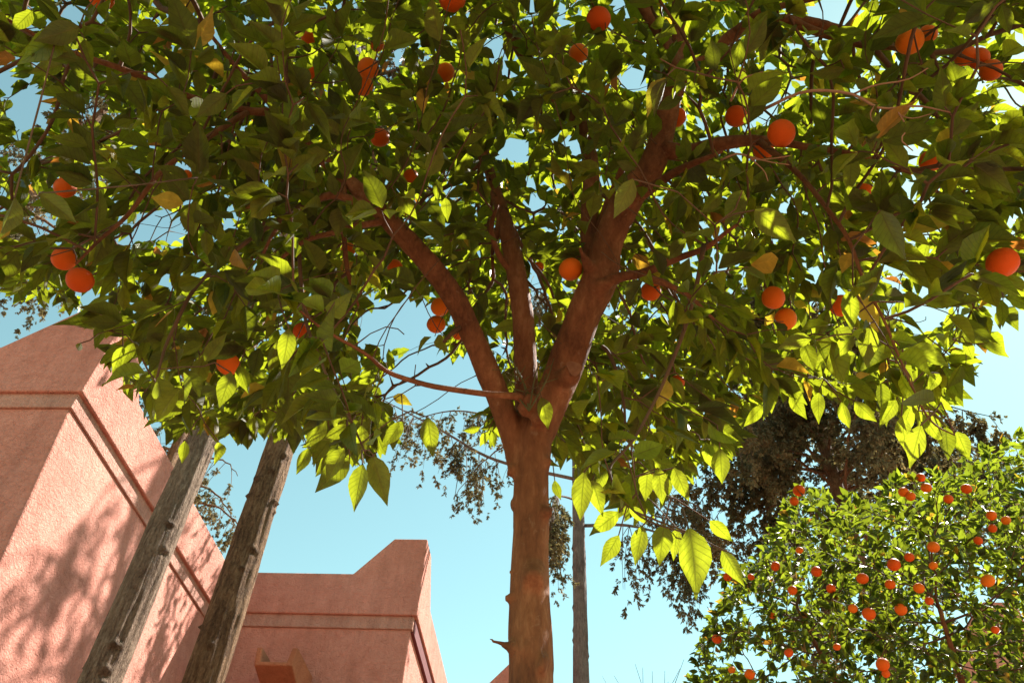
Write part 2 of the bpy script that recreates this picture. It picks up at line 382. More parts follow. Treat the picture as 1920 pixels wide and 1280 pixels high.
# ------------------------------------------------------------------ tree growing
class Grower:
    """space colonisation from seed nodes towards attractors"""
    def __init__(self):
        self.P, self.par, self.R0 = [], [], []
    def add_path(self, path, parent=-1):
        first = len(self.P)
        for k in range(len(path)):
            self.P.append(path[k, :3]); self.R0.append(path[k, 3]); self.par.append(parent if k == 0 else len(self.P)-2)
        return first
    def grow(self, A, step=0.06, infl=0.7, kill=0.10, iters=90, grav=0.0, jit=0.25):
        A = np.asarray(A); P = list(map(np.asarray, self.P)); self.seed_n = len(P)
        arr = np.array(P); near = np.full(len(A), -1); nd = np.full(len(A), 1e9)
        for c in range(0, len(arr), 200):
            d = np.linalg.norm(A[:, None]-arr[None, c:c+200], axis=2); j = d.argmin(1); dm = d[np.arange(len(A)), j]
            b = dm < nd; nd[b] = dm[b]; near[b] = j[b]+c
        alive = nd > kill; cnt = {}
        for it in range(iters):
            act = np.where(alive & (nd < infl))[0]
            if len(act) == 0:
                if alive.any(): infl *= 1.5
                if infl > 4 or not alive.any(): break
                continue
            acc = {}
            dirs = nrm(A[act]-np.array(P)[near[act]])
            for a, n in zip(dirs, near[act]):
                acc[n] = acc.get(n, 0) + a
            new = []
            for n, d in acc.items():
                if cnt.get(n, 0) >= 4: continue
                cnt[n] = cnt.get(n, 0)+1
                d = nrm(nrm(d) + rng.normal(0, jit, 3) + np.array([0, 0, grav]))
                new.append(P[n] + d*step); self.par.append(n); self.R0.append(0.0)
            if not new: break
            s = len(P); P += new; na = np.array(new)
            for c in range(0, len(na), 300):
                d = np.linalg.norm(A[:, None]-na[None, c:c+300], axis=2); j = d.argmin(1); dm = d[np.arange(len(A)), j]
                b = dm < nd; nd[b] = dm[b]; near[b] = j[b]+s+c
            alive &= nd > kill
        self.P = P
    def finish(self, r0=0.0013, expo=0.44, rmax=0.014):
        P = np.array(self.P); par = np.array(self.par); n = len(P)
        tips = np.zeros(n); kids = np.bincount(par[par >= 0], minlength=n)
        tips[kids == 0] = 1
        for i in range(n-1, -1, -1):
            if par[i] >= 0: tips[par[i]] += tips[i]
        R = np.minimum(r0*tips**expo, rmax)
        for _ in range(2):                              # smooth the grown part
            Q = P.copy(); m = np.arange(self.seed_n, n); pp = par[m]
            ch = np.zeros((n, 3)); cn = np.zeros(n); np.add.at(ch, par[m], P[m]); np.add.at(cn, par[m], 1)
            avg = P[m]*0.5 + P[pp]*0.25 + np.where(cn[m][:, None] > 0, ch[m]/np.maximum(cn[m], 1)[:, None], P[m])*0.25
            Q[m] = avg; P = Q
        self.Pa, self.pa, self.Ra, self.tips, self.kids = P, par, R, tips, kids
def edges_mesh(A, B, ra, rb, sides=4):
    """many separate frustums as one array mesh"""
    T = nrm(B-A); ref = np.where(np.abs(T[:, 2:3]) < 0.8, np.array([[0, 0, 1.0]]), np.array([[1.0, 0, 0]]))
    n = nrm(np.cross(T, ref)); b = np.cross(T, n)
    a = np.linspace(0, 2*np.pi, sides, endpoint=False)
    ring = np.cos(a)[None, :, None]*n[:, None] + np.sin(a)[None, :, None]*b[:, None]
    V = np.concatenate([A[:, None] + ring*ra[:, None, None], B[:, None] + ring*rb[:, None, None]], 1).reshape(-1, 3)
    j = np.arange(sides); j2 = (j+1) % sides
    q = np.stack([j, j2, sides+j2, sides+j], -1)
    Fq = (np.arange(len(A))[:, None, None]*2*sides + q[None]).reshape(-1, 4)
    return V, Fq

def leaf_arrays(P, ax, nn, L, W, curl, fold, cols, st, wave=None):
    """blades: base P, axis ax, upper normal nn; returns verts (N,k,3), faces template, uv template"""
    n = len(P)
    ax = nrm(ax); s = nrm(np.cross(ax, nn)); nn = np.cross(s, ax)
    t = np.linspace(0, 1, st); w = np.sin(np.pi*np.clip(t, 0, 1)**0.74)**1.02; w[0] = 0.08; w[-1] = 0.015
    w = w*np.where(t > 0.6, 1-(t-0.6)*0.75, 1)
    u = np.linspace(-1, 1, cols)
    tt, uu = np.meshgrid(t, u, indexing='ij'); ww = np.repeat(w[:, None], cols, 1)
    tt, uu, ww = tt.ravel(), uu.ravel(), ww.ravel()
    off = uu*ww
    h = -curl[:, None]*tt[None]**2 + fold[:, None]*np.abs(off)[None]*W[:, None]
    if wave is not None:
        h = h + wave[:, None]*np.sin(tt[None]*11+wave[:, None]*300+uu[None]*1.3)*np.abs(uu)[None]
    V = P[:, None] + ax[:, None]*(tt[None, :, None]*L[:, None, None]) + s[:, None]*(off[None, :, None]*(W*L*0.5)[:, None, None]) + nn[:, None]*(h*L[:, None])[..., None]
    i = np.arange(st-1)[:, None]*cols; j = np.arange(cols-1)[None]
    Fq = np.stack([i+j, i+j+1, i+cols+j+1, i+cols+j], -1).reshape(-1, 4)
    uv = np.stack([uu*0.5+0.5, tt], -1)
    return V, Fq, uv

def pick_largest(P, ax, nn, L, W, count, cell=10):
    """which blades show largest from the photograph's viewpoint, by a coarse depth test"""
    c = P + nrm(ax)*L[:, None]*0.5
    x, y, d = project(c)
    facing = np.abs((nrm(nn)*nrm(c-CAM)).sum(1))
    a = L*F/np.maximum(d, .1)*0.5; b = a*W*np.maximum(facing, .2)
    gx, gy = 1920//cell+1, 1280//cell+1
    buf = np.full((gx, gy), 1e9); own = np.full((gx, gy), -1)
    order = np.argsort(d)[::-1]
    tx, ty, _ = project(P + nrm(ax)*L[:, None])
    for i in order:
        if d[i] < 0.3 or x[i] < -20 or x[i] > 1940 or y[i] < -20 or y[i] > 1300: continue
        dx, dy = tx[i]-x[i], ty[i]-y[i]
        for q in (-0.8, -0.4, 0, 0.4, 0.8):
            px, py = x[i]+dx*q, y[i]+dy*q; l = math.hypot(dx, dy)+1e-6
            ox, oy = -dy/l*b[i]*0.7, dx/l*b[i]*0.7
            for e in (-1, 0, 1):
                cx, cy2 = int((px+ox*e)//cell), int((py+oy*e)//cell)
                if 0 <= cx < gx and 0 <= cy2 < gy: own[cx, cy2] = i
    seen = np.bincount(own[own >= 0].ravel(), minlength=len(P))
    return np.argsort(-seen)[:count]

def build_leaves(root, P, ax, nn, L, W, tone, mat, base=None, n_parts=300, st=5, stuff_cols=3, must=None):
    n = len(P); curl = rng.uniform(-0.05, 0.32, n); fold = rng.uniform(0.05, 0.55, n); wave = rng.uniform(0.0, 0.035, n)
    top = pick_largest(P, ax, nn, L, W, n_parts)
    if must is not None:
        top = np.unique(np.concatenate([must, top[:n_parts-len(must)]]))
    sel = np.zeros(n, bool); sel[top] = True
    V, Fq, uv = leaf_arrays(P[sel], ax[sel], nn[sel], L[sel], W[sel], curl[sel], fold[sel], 5, 7, wave[sel])
    for k in range(len(V)):
        o = mesh_obj('leaf', V[k], Fq, mat, root, origin=P[sel][k])
        set_uv(o, uv); point_attr(o, 'tone', np.full(len(V[k]), tone[sel][k]))
    r = ~sel
    V, Fq, uv = leaf_arrays(P[r], ax[r], nn[r], L[r], W[r], curl[r], fold[r], stuff_cols, st)
    k = V.shape[1]; m = len(V)
    faces = (np.arange(m)[:, None, None]*k + Fq[None]).reshape(-1, 4)
    o = mesh_obj('foliage', V.reshape(-1, 3), faces, mat, root)
    set_uv(o, np.tile(uv, (m, 1))); point_attr(o, 'tone', np.repeat(tone[r], k)); tag(o, kind='stuff')
    return top

def leaf_tones(n):
    t = np.clip(rng.normal(0.40, 0.28, n), 0.0, 0.86)
    u = rng.random(n); t[u > 0.968] = rng.uniform(0.86, 0.95, (u > 0.968).sum()); t[u > 0.988] = rng.uniform(0.95, 1.0, (u > 0.988).sum())
    return t

def orange_mesh():
    st, ring = 13, 20; vs = []; fs = []
    for i in range(1, st-1):
        ph = math.pi*i/(st-1); z = math.cos(ph); r = math.sin(ph)
        zz = z*0.94 - (0.10*math.exp(-(r/0.22)**2) if z > 0 else -0.03*math.exp(-(r/0.2)**2))
        for k in range(ring):
            a = 2*math.pi*k/ring; q = r*(1+0.012*math.sin(3*a+2*z)+0.008*math.sin(7*a))
            vs.append((q*math.cos(a), q*math.sin(a), zz))
    for i in range(st-3):
        for k in range(ring):
            k2 = (k+1) % ring; fs.append([i*ring+k, (i+1)*ring+k, (i+1)*ring+k2, i*ring+k2])
    vs.append((0, 0, 0.83)); vs.append((0, 0, -0.90)); t, b = len(vs)-2, len(vs)-1
    for k in range(ring):
        k2 = (k+1) % ring; fs.append([t, k, k2]); fs.append([b, (st-3)*ring+k2, (st-3)*ring+k])
    me = bpy.data.meshes.new('orange'); me.from_pydata(vs, [], fs); me.update(); me.materials.append(MAT['orange'])
    me.polygons.foreach_set('use_smooth', np.ones(len(me.polygons), dtype=bool)); return me
ORANGE = orange_mesh()
def calyx_mesh():
    bm = bmesh.new(); c = bm.verts.new((0, 0, 0.93)); rim = []
    for k in range(10):
        a = math.pi*k/5; q = 0.20 if k % 2 == 0 else 0.11
        rim.append(bm.verts.new((q*math.cos(a), q*math.sin(a), 0.885)))
    for k in range(10): bm.faces.new([c, rim[k], rim[(k+1) % 10]])
    me = bpy.data.meshes.new('calyx'); bm.to_mesh(me); bm.free(); me.materials.append(MAT['calyx']); return me
CALYX = calyx_mesh()
def add_orange(root, p, rad, tilt=0.25, calyx=True):
    o = bpy.data.objects.new('orange', ORANGE); COL.objects.link(o); o.parent = root
    o.location = Vector(p) - root.location; o.scale = (rad*rng.uniform(.97, 1.03), rad*rng.uniform(.97, 1.03), rad*rng.uniform(.94, 1.04))
    o.rotation_euler = (rng.normal(0, tilt), rng.normal(0, tilt), rng.uniform(0, 6.28))
    if calyx:
        c = bpy.data.objects.new('calyx', CALYX); COL.objects.link(c); c.parent = o
    return o

# ================================================================== the big orange tree
D0 = 1.6                                                # metres from the viewpoint to its trunk
tb = at_y(992, 1280, D0); TBX, TBY = tb[0], D0
tree = thing('orange_tree', 'big orange tree with smooth reddish brown forked trunk and wide leafy crown', 'tree', (TBX, TBY, 0))
def trunk_pt(x, y): return at_y(x, y, D0)
def path_px(rows):                                      # rows: px x, px y, range, px width
    out = []
    for x, y, d, wpx in rows:
        p = at_range(x, y, d); out.append((*p, wpx*0.5*px_m(p)))
    return out
def R_of(x, y): return float(np.linalg.norm(trunk_pt(x, y)-CAM))
trunk_rows = [(990, 775, R_of(990, 775)+.02, 50), (1002, 820, R_of(1002, 820), 62), (997, 900, R_of(997, 900), 66), (996, 1000, R_of(996, 1000), 69), (994, 1080, R_of(994, 1080), 73),
              (993, 1140, R_of(993, 1140), 78), (994, 1190, R_of(994, 1190), 86), (996, 1250, R_of(996, 1250), 88), (994, 1300, R_of(994, 1300), 88)]
tp = path_px(trunk_rows)[::-1]
b0 = tp[0]
tp = [(b0[0]+.02, b0[1]+.03, -0.1, .085), (b0[0]+.015, b0[1]+.02, 0.08, .075), (b0[0]+.01, b0[1], .7, .060), (b0[0], b0[1], 1.5, .055)] + tp
limb = {
 'left': [(968, 880, 2.02, 30), (962, 830, 2.07, 40), (948, 780, 2.10, 45), (925, 720, 2.13, 46), (892, 645, 2.18, 45), (852, 560, 2.24, 44), (800, 490, 2.29, 41), (742, 427, 2.34, 37), (690, 372, 2.38, 32), (640, 328, 2.42, 26), (592, 288, 2.46, 23), (545, 242, 2.50, 21), (520, 211, 2.52, 19)],
 'middle': [(998, 830, 2.12, 40), (988, 760, 2.18, 46), (986, 690, 2.26, 45), (981, 600, 2.37, 42), (966, 500, 2.52, 38), (950, 430, 2.66, 32), (935, 375, 2.78, 25), (920, 330, 2.88, 21), (905, 262, 3.0, 17)],
 'right': [(1005, 830, 2.07, 54), (1025, 770, 2.11, 66), (1058, 690, 2.17, 68), (1094, 592, 2.25, 66), (1124, 522, 2.31, 68), (1140, 455, 2.38, 58), (1178, 372, 2.45, 57), (1222, 312, 2.50, 50), (1245, 240, 2.57, 46), (1258, 180, 2.62, 44), (1282, 128, 2.67, 38), (1330, 98, 2.72, 28), (1400, 52, 2.77, 24), (1480, 38, 2.82, 22), (1600, 60, 2.88, 18)],
 'right_back': [(1122, 510, 2.36, 46), (1108, 450, 2.45, 40), (1106, 395, 2.53, 36), (1109, 335, 2.62, 32), (1090, 235, 2.80, 30), (1030, 166, 2.93, 28), (980, 102, 3.03, 25), (952, 40, 3.1, 22), (935, -60, 3.2, 16)],
}
def to_path(rows, step=0.03):
    p = path_px(rows); L = sum(np.linalg.norm(np.subtract(p[i+1][:3], p[i][:3])) for i in range(len(p)-1))
    return spline(p, max(8, int(L/step)))
main_paths = [spline(tp, 150)] + [to_path(v, 0.02) for v in limb.values()]
knobs = [[(975, 884, 2.0, 18), (952, 880, 2.0, 25)], [(978, 945, 1.96, 18), (958, 947, 1.96, 18)], [(1020, 960, 1.90, 26), (1037, 960, 1.90, 22)], [(1022, 865, 2.0, 22), (1034, 867, 2.0, 18)],
         [(985, 1078, 1.83, 18), (964, 1073, 1.83, 9), (953, 1066, 1.83, 6)], [(985, 1125, 1.8, 26), (960, 1119, 1.8, 16), (946, 1121, 1.8, 9)],
         [(990, 1222, 1.74, 50), (962, 1215, 1.74, 26), (942, 1206, 1.74, 14), (914, 1198, 1.74, 7)], [(1010, 1245, 1.72, 50), (1026, 1252, 1.72, 44)],
         [(1045, 720, 2.13, 44), (1066, 706, 2.08, 40), (1075, 692, 2.07, 32)], [(1105, 500, 2.27, 26), (1093, 480, 2.25, 12), (1087, 462, 2.24, 8)], [(1125, 540, 2.25, 40), (1140, 532, 2.23, 22), (1148, 528, 2.22, 14)],
         [(985, 770, 2.06, 34), (996, 745, 2.02, 26)], [(1010, 785, 2.05, 40), (1022, 780, 2.01, 16)], [(1180, 375, 2.42, 40), (1195, 362, 2.39, 22)],
         [(1000, 1075, 1.83, 56), (1000, 1092, 1.775, 44)]]
main_paths += [to_path(k, 0.006) for k in knobs]
v, f = tubes(main_paths, 16)
me = bpy.data.meshes.new('trunk_raw'); me.from_pydata([tuple(p) for p in v], [], f); me.update()
raw = bpy.data.objects.new('trunk_raw', me); COL.objects.link(raw)
md = raw.modifiers.new('remesh', 'REMESH'); md.mode = 'VOXEL'; md.voxel_size = 0.0068; md.use_smooth_shade = True
sm = raw.modifiers.new('smooth', 'SMOOTH'); sm.factor = 0.5; sm.iterations = 3
dg = bpy.context.evaluated_depsgraph_get()
ev = raw.evaluated_get(dg); tm = bpy.data.meshes.new_from_object(ev)
bpy.data.objects.remove(raw)
co = np.empty(len(tm.vertices)*3, dtype=np.float32); tm.vertices.foreach_get('co', co); co = co.reshape(-1, 3)
no = np.empty(len(tm.vertices)*3, dtype=np.float32); tm.vertices.foreach_get('normal', no); no = no.reshape(-1, 3)
dis = np.array([noise.noise(Vector((p[0]*16, p[1]*16, p[2]*7)))*0.0032 + noise.noise(Vector((p[0]*45, p[1]*45, p[2]*18)))*0.0011 for p in co])
co += no*dis[:, None]
tm.vertices.foreach_set('co', (co - np.array([TBX, TBY, 0], dtype=np.float32)).ravel()); tm.update()
tm.materials.clear(); tm.materials.append(MAT['bark']); tm.polygons.foreach_set('use_smooth', np.ones(len(tm.polygons), dtype=bool))
trunk = bpy.data.objects.new('trunk', tm); COL.objects.link(trunk); trunk.parent = tree

branch_rows = [
 [(720, 410, 2.35, 18), (705, 418, 2.33, 14), (641, 428, 2.25, 12), (560, 458, 2.15, 9), (500, 500, 2.05, 5)],
 [(700, 378, 2.38, 24), (678, 382, 2.36, 18), (621, 365, 2.33, 16), (565, 385, 2.28, 12), (520, 432, 2.2, 8), (490, 480, 2.12, 4)],
 [(645, 345, 2.40, 12), (643, 430, 2.32, 10), (653, 500, 2.27, 9), (668, 578, 2.22, 4)],
 [(985, 752, 2.05, 20), (968, 742, 2.03, 15), (917, 737, 1.99, 12), (844, 728, 1.94, 11), (787, 718, 1.90, 10), (722, 698, 1.85, 9), (682, 666, 1.82, 7), (621, 625, 1.78, 6), (560, 590, 1.74, 4)],
 [(540, 235, 2.50, 20), (515, 212, 2.51, 17), (465, 209, 2.48, 15), (367, 184, 2.42, 13), (242, 133, 2.35, 12), (156, 98, 2.3, 10), (90, 78, 2.25, 8), (0, 40, 2.2, 5)],
 [(525, 212, 2.52, 18), (490, 175, 2.55, 15), (457, 145, 2.58, 12), (433, 117, 2.6, 9), (380, 40, 2.65, 6)],
 [(513, 205, 2.52, 10), (510, 140, 2.55, 8), (508, 78, 2.6, 6)], [(545, 225, 2.50, 10), (538, 129, 2.52, 7), (530, 40, 2.55, 4)],
 [(1140, 530, 2.25, 26), (1165, 520, 2.22, 20), (1205, 514, 2.18, 17), (1262, 488, 2.12, 14), (1320, 458, 2.06, 11), (1380, 425, 2.0, 6)],
 [(1200, 515, 2.18, 16), (1250, 535, 2.13, 13), (1300, 560, 2.08, 8), (1340, 600, 2.0, 5)],
 [(1195, 368, 2.42, 28), (1225, 350, 2.40, 20), (1262, 328, 2.36, 16), (1310, 304, 2.3, 12), (1350, 285, 2.25, 6)],
 [(1240, 280, 2.52, 36), (1290, 286, 2.50, 32), (1345, 272, 2.46, 28), (1420, 262, 2.42, 20), (1500, 270, 2.38, 14), (1600, 290, 2.3, 9), (1700, 330, 2.25, 5)],
 [(1275, 140, 2.65, 34), (1238, 70, 2.75, 26), (1205, 10, 2.82, 20), (1180, -80, 2.9, 14)],
 [(1275, 150, 2.66, 36), (1270, 80, 2.76, 28), (1272, 0, 2.86, 20), (1280, -120, 2.95, 12)],
 [(1122, 440, 2.45, 22), (1140, 382, 2.5, 18), (1165, 322, 2.55, 14), (1182, 250, 2.6, 8)],
 [(945, 395, 2.72, 22), (925, 470, 2.6, 8), (922, 520, 2.55, 6)], [(968, 520, 2.5, 14), (935, 480, 2.5, 11), (920, 430, 2.52, 10), (930, 380, 2.56, 6)],
 [(1480, 38, 2.82, 20), (1530, 62, 2.78, 16), (1600, 80, 2.72, 12), (1700, 90, 2.6, 8)], [(1380, 60, 2.75, 20), (1440, 15, 2.7, 14), (1540, 5, 2.6, 10)],
 [(1130, 650, 2.2, 8), (1142, 665, 2.15, 8), (1165, 735, 2.05, 6), (1170, 800, 1.95, 4), (1162, 850, 1.9, 3)],
 [(870, 610, 2.2, 12), (850, 625, 2.15, 10), (838, 640, 2.12, 6)],
 [(1420, 262, 2.42, 14), (1500, 330, 2.2, 10), (1580, 430, 2.0, 8), (1640, 560, 1.85, 6), (1690, 680, 1.75, 5), (1735, 770, 1.68, 4), (1790, 815, 1.62, 2.5)],
 [(1320, 458, 2.06, 10), (1290, 600, 1.9, 8), (1200, 800, 1.7, 6), (1140, 880, 1.6, 5), (1190, 965, 1.48, 4), (1300, 1005, 1.38, 3.5), (1372, 1035, 1.32, 2.5)],
 [(560, 458, 2.15, 8), (570, 580, 1.95, 7), (610, 700, 1.75, 5), (650, 780, 1.65, 5), (688, 845, 1.6, 3)],
 [(465, 209, 2.48, 12), (330, 300, 2.2, 10), (220, 420, 2.0, 8), (140, 500, 1.9, 5)],
 [(565, 385, 2.28, 10), (430, 480, 2.05, 8), (330, 600, 1.9, 7), (290, 720, 1.8, 4)],
]
brs = [to_path(b, 0.025) for b in branch_rows]
for p in brs:
    p[:, :3] += np.array([[noise.noise(Vector(q[:3])*6), noise.noise(Vector(q[:3])*6+Vector((9, 0, 0))), noise.noise(Vector(q[:3])*6+Vector((0, 9, 0)))] for q in p])*np.linspace(0, 1, len(p))[:, None]*0.02
    v, f = tube(p, 9); o = mesh_obj('branch', v, f, MAT['bark'] if p[0, 3] > 0.009 else MAT['twig'], tree)
# cut faces on stubs
def disc(name, x, y, d, nx, r, mat, parent):
    c = at_range(x, y, d); n = nrm(np.asarray(nx, float)); s = nrm(np.cross(n, [0, 0, 1.0])); q = np.cross(s, n)
    vs = [c + n*0.004] + [c + (s*math.cos(a)+q*math.sin(a))*r*(1+.15*math.sin(3*a)) for a in np.linspace(0, 2*np.pi, 14, endpoint=False)]
    return mesh_obj(name, vs, [[0, 1+k, 1+(k+1) % 14] for k in range(14)], mat, parent)
disc('cut_face', 1077, 690, 2.055, at_range(1090, 672, 2.0)-at_range(1066, 706, 2.08), 0.021, MAT['cut'], tree)

dry = [[(1430, 206, 1.80, 7), (1509, 172, 1.76, 6), (1595, 176, 1.72, 5.5), (1650, 203, 1.70, 5), (1720, 199, 1.68, 4), (1782, 211, 1.66, 2.5)], [(1600, 177, 1.72, 4.5), (1640, 160, 1.69, 3.5), (1700, 150, 1.67, 3), (1740, 128, 1.65, 2)],
       [(1680, 203, 1.69, 4), (1700, 240, 1.68, 3), (1690, 262, 1.67, 3), (1712, 283, 1.66, 2)], [(1640, 198, 1.7, 3.5), (1632, 215, 1.69, 2.5), (1640, 240, 1.68, 2)], [(1660, 202, 1.7, 3.5), (1705, 222, 1.68, 2.5), (1745, 214, 1.67, 2)],
       [(1352, 300, 1.9, 5), (1385, 288, 1.87, 4), (1420, 300, 1.84, 3), (1482, 292, 1.82, 2)], [(1405, 295, 1.85, 3.5), (1432, 320, 1.83, 2.5), (1440, 340, 1.82, 2)], [(1395, 290, 1.86, 3.5), (1440, 303, 1.83, 2.5), (1480, 309, 1.82, 2)], [(1370, 190, 1.85, 5), (1392, 150, 1.83, 4), (1430, 135, 1.81, 2.5)]]
for b in dry:
    v, f = tube(to_path(b, 0.02), 6); mesh_obj('dry_twig', v, f, MAT['dry_twig'], tree)
# crown attractors: an uneven dome round the limbs with a ragged hanging skirt
OUT = np.array([(-900, 560), (0, 560), (60, 565), (150, 640), (190, 690), (250, 760), (340, 845), (420, 825), (560, 845), (600, 880), (660, 900), (720, 860), (760, 815), (830, 800), (860, 780), (900, 830), (960, 820), (1040, 880), (1110, 950),
                (1160, 985), (1240, 960), (1290, 900), (1370, 870), (1420, 780), (1500, 765), (1560, 750), (1640, 770), (1700, 820), (1740, 790), (1790, 800), (1830, 690), (1890, 640), (1920, 570), (2900, 540)], float)
HOLES = [(805, 735, 95, 70), (745, 610, 70, 45), (1010, 560, 14, 60), (900, 710, 30, 50), (1740, 590, 30, 25), (1560, 30, 45, 28), (180, 205, 22, 22), (50, 200, 26, 30), (35, 300, 22, 30), (70, 420, 25, 20), (300, 420, 50, 25), (1905, 183, 22, 18), (1440, 210, 18, 22), (935, 90, 16, 16), (1190, 150, 22, 22), (965, 280, 22, 20), (1075, 280, 16, 16)]
FR, FRR, HR = [], [], []
def allowed(P, margin=0.0, holes=True):
    x, y, d = project(P)
    lim = np.interp(x, OUT[:, 0], OUT[:, 1])
    ok = (d < 0.1) | (y < lim - margin)
    if holes:
        for hx, hy, ax_, ay_ in HOLES:
            ok &= ~((((x-hx)/ax_)**2 + ((y-hy)/ay_)**2 < 1) & (d > 0.1))
    r = np.linalg.norm(P-CAM, axis=1)
    ok &= (r > np.where(y < 500, 1.55, 1.32))
    if len(FR):
        for (hx, hy, hd), rr in zip(FR, FRR):
            ok &= ~(((x-hx)**2 + (y-hy)**2 < (hd*0.5)**2) & (r < rr) & (d > .1))
        for hx, hy, hd, rr in HR:
            ok &= ~(((x-hx)**2 + (y-hy)**2 < hd**2) & (r < rr-.01) & (d > .1))
    # keep the view of the forked trunk open: nothing between it and the eye
    for pth in main_paths[:4]:
        q = pth[pth[:, 2] > 1.9][::4]
        qx, qy, qd = project(q[:, :3])
        dist = np.sqrt((x[:, None]-qx[None])**2 + (y[:, None]-qy[None])**2) - (q[:, 3]/np.array([px_m(t) for t in q[:, :3]]))[None]
        lim_ = np.where(qy > 400, 14, np.where(qy > 200, 5, -4))[None] - rng.random(len(P))[:, None]*np.where(qy > 400, 0, 26)[None]
        hid = (dist < lim_) & (r[:, None] < np.linalg.norm(q[:, :3]-CAM, axis=1)[None]-0.03) & (qy[None] > 60)
        ok &= ~hid.any(1)
    return ok
def crown_pts(n):
    out = []
    C0 = np.array([TBX, TBY+.15, 3.95]); RAD = np.array([2.55, 2.35, 1.65])
    while sum(map(len, out)) < n:
        q = rng.normal(0, 1, (4000, 3)); q = nrm(q)*rng.random((4000, 1))**(1/2.6)
        lump = np.array([1 + 0.22*noise.noise(Vector(v)*2.3) for v in q])
        q[:, 2] = np.where(q[:, 2] > 0, q[:, 2]*0.9, q[:, 2])
        p = C0 + q*RAD*lump[:, None]
        ok = allowed(p, 25) & (p[:, 2] > 2.15)
        inner = np.linalg.norm((p-np.array([TBX, TBY, 3.0]))/np.array([.9, .8, .75]), axis=1) < 1
        ok &= ~(inner & (rng.random(len(p)) < 0.35))
        out.append(p[ok])
    return np.vstack(out)[:n]
A = crown_pts(7200)

hero = [(314,162,354,222),(424,176,367,222),(371,133,377,186),(434,125,451,176),(158,74,172,127),(150,51,62,78),(477,406,484,465),(74,363,145,418),(117,121,55,137),(385,433,391,484),(27,371,4,453),
 (433,698,411,765),(448,686,466,738),(542,616,530,692),(347,826,341,869),(411,829,405,869),(250,643,229,686),(152,643,143,661),(475,780,478,820),(460,573,466,637),
 (680,870,662,958),(699,854,726,947),(678,797,674,863),(656,859,590,922),(646,840,606,904),(610,786,572,840),(656,797,601,827),(755,790,717,840),(801,782,812,858),(737,743,773,759),(578,840,556,890),(914,809,900,836),(923,809,927,840),(900,800,866,809),
 (1291,990,1318,1117),(1354,1031,1395,1099),(1331,976,1374,1013),(1245,981,1236,1060),(1234,877,1243,947),(1263,877,1293,940),(1350,840,1354,908),(1214,881,1209,940),(1603,752,1644,793),(1680,750,1649,800),(1653,718,1658,775),(1726,797,1707,877),(1730,777,1766,831),(1773,800,1778,863),(1794,809,1818,863),(1707,763,1687,822),(1481,741,1513,786),(1535,736,1533,791),(1578,754,1594,804),(1430,760,1395,800),
 (1015,745,1030,805),(1095,885,1085,980),(1160,960,1105,1000),(1160,1003,1127,1062),(1040,900,1050,940),(1110,900,1130,965),(1205,985,1190,1060),(1270,990,1262,1050),(1180,950,1215,985),
 (1583,129,1517,137),(1415,394,1493,453),(1392,357,1359,426),(1353,363,1316,400),(1650,394,1693,488),(1595,297,1597,367),(1341,82,1378,117),(1388,74,1376,139),(1763,266,1732,305),(1704,121,1724,152),(1845,20,1845,74),
 (952,70,952,113),(927,117,933,172),(874,47,863,105),(722,43,699,94),(1187,336,1152,410),(820,336,820,375),(835,371,839,414),(640,285,620,330),(1810,640,1825,675),(1845,645,1893,670),(1760,700,1740,735),(1590,545,1600,620),(1630,610,1625,690),(1505,640,1530,700),(690,480,720,520),(230,650,212,700),(60,20,20,60),(1690,780,1700,850),(520,640,505,700)]
hero_dark = {6, 19, 44, 47, 58}
hP, hA, hN, hL, hW, hT = [], [], [], [], [], []
for i, (x0, y0, x1, y1) in enumerate(hero):
    l = math.hypot(x1-x0, y1-y0)
    d = float(np.clip(0.082*F/l, 1.32, 2.15)) if l < 90 else float(np.clip(0.100*F/l, 1.25, 1.7))
    p0 = at_range(x0, y0, d); p1 = at_range(x1, y1, d*(1+rng.uniform(-.012, .012)))
    a = p1-p0; L = np.linalg.norm(a)
    view = nrm(p0-CAM)                                   # away from the eye = upper face side
    n = nrm(view + rng.normal(0, 0.28, 3) + np.array([0, 0, 0.25]))
    if i in hero_dark: n = -n
    hP.append(p0); hA.append(a); hN.append(n); hL.append(L); hW.append(rng.uniform(.42, .53)); hT.append(0.1 if i in hero_dark else (0.90 if i in (29,) else rng.uniform(.35, .84)))
hP, hA, hN, hL, hW, hT = map(np.array, (hP, hA, hN, hL, hW, hT))

fruit = [(190,-4,45),(848,-4,52),(690,128,40),(680,160,40),(587,133,33),(707,84,27),(580,72,32),(835,136,36),(712,258,36),(1122,36,46),(1706,78,50),(1740,64,34),(1810,105,40),(1858,132,40),(1835,110,40),(1465,250,52),(1380,218,42),(1268,220,38),
 (1745,302,42),(1880,492,58),(1070,505,46),(1220,546,38),(1450,558,44),(1473,598,42),(1577,573,42),(120,485,45),(150,525,50),(122,352,40),(428,682,44),(565,620,32),(653,468,28),(740,500,30),(825,575,36),(818,608,36),(860,626,24),(1270,716,28),(1620,355,32),(1085,100,36),(1432,282,40),(770,330,28),(1010,500,20),(350,330,24)]
oP, oR = [], []
for x, y, dpx in fruit:
    rad = 0.036*rng.uniform(.96, 1.05); d = 2*rad*F/dpx
    v = ray(x, y); d *= (1.0/ v.dot(FW))**0.5
    d = float(np.clip(d, 1.5, 3.2)); 
    oP.append(at_range(x, y, d)); oR.append(dpx*0.5*d*v.dot(FW)/F)
oP, oR = np.array(oP), np.array(oR)

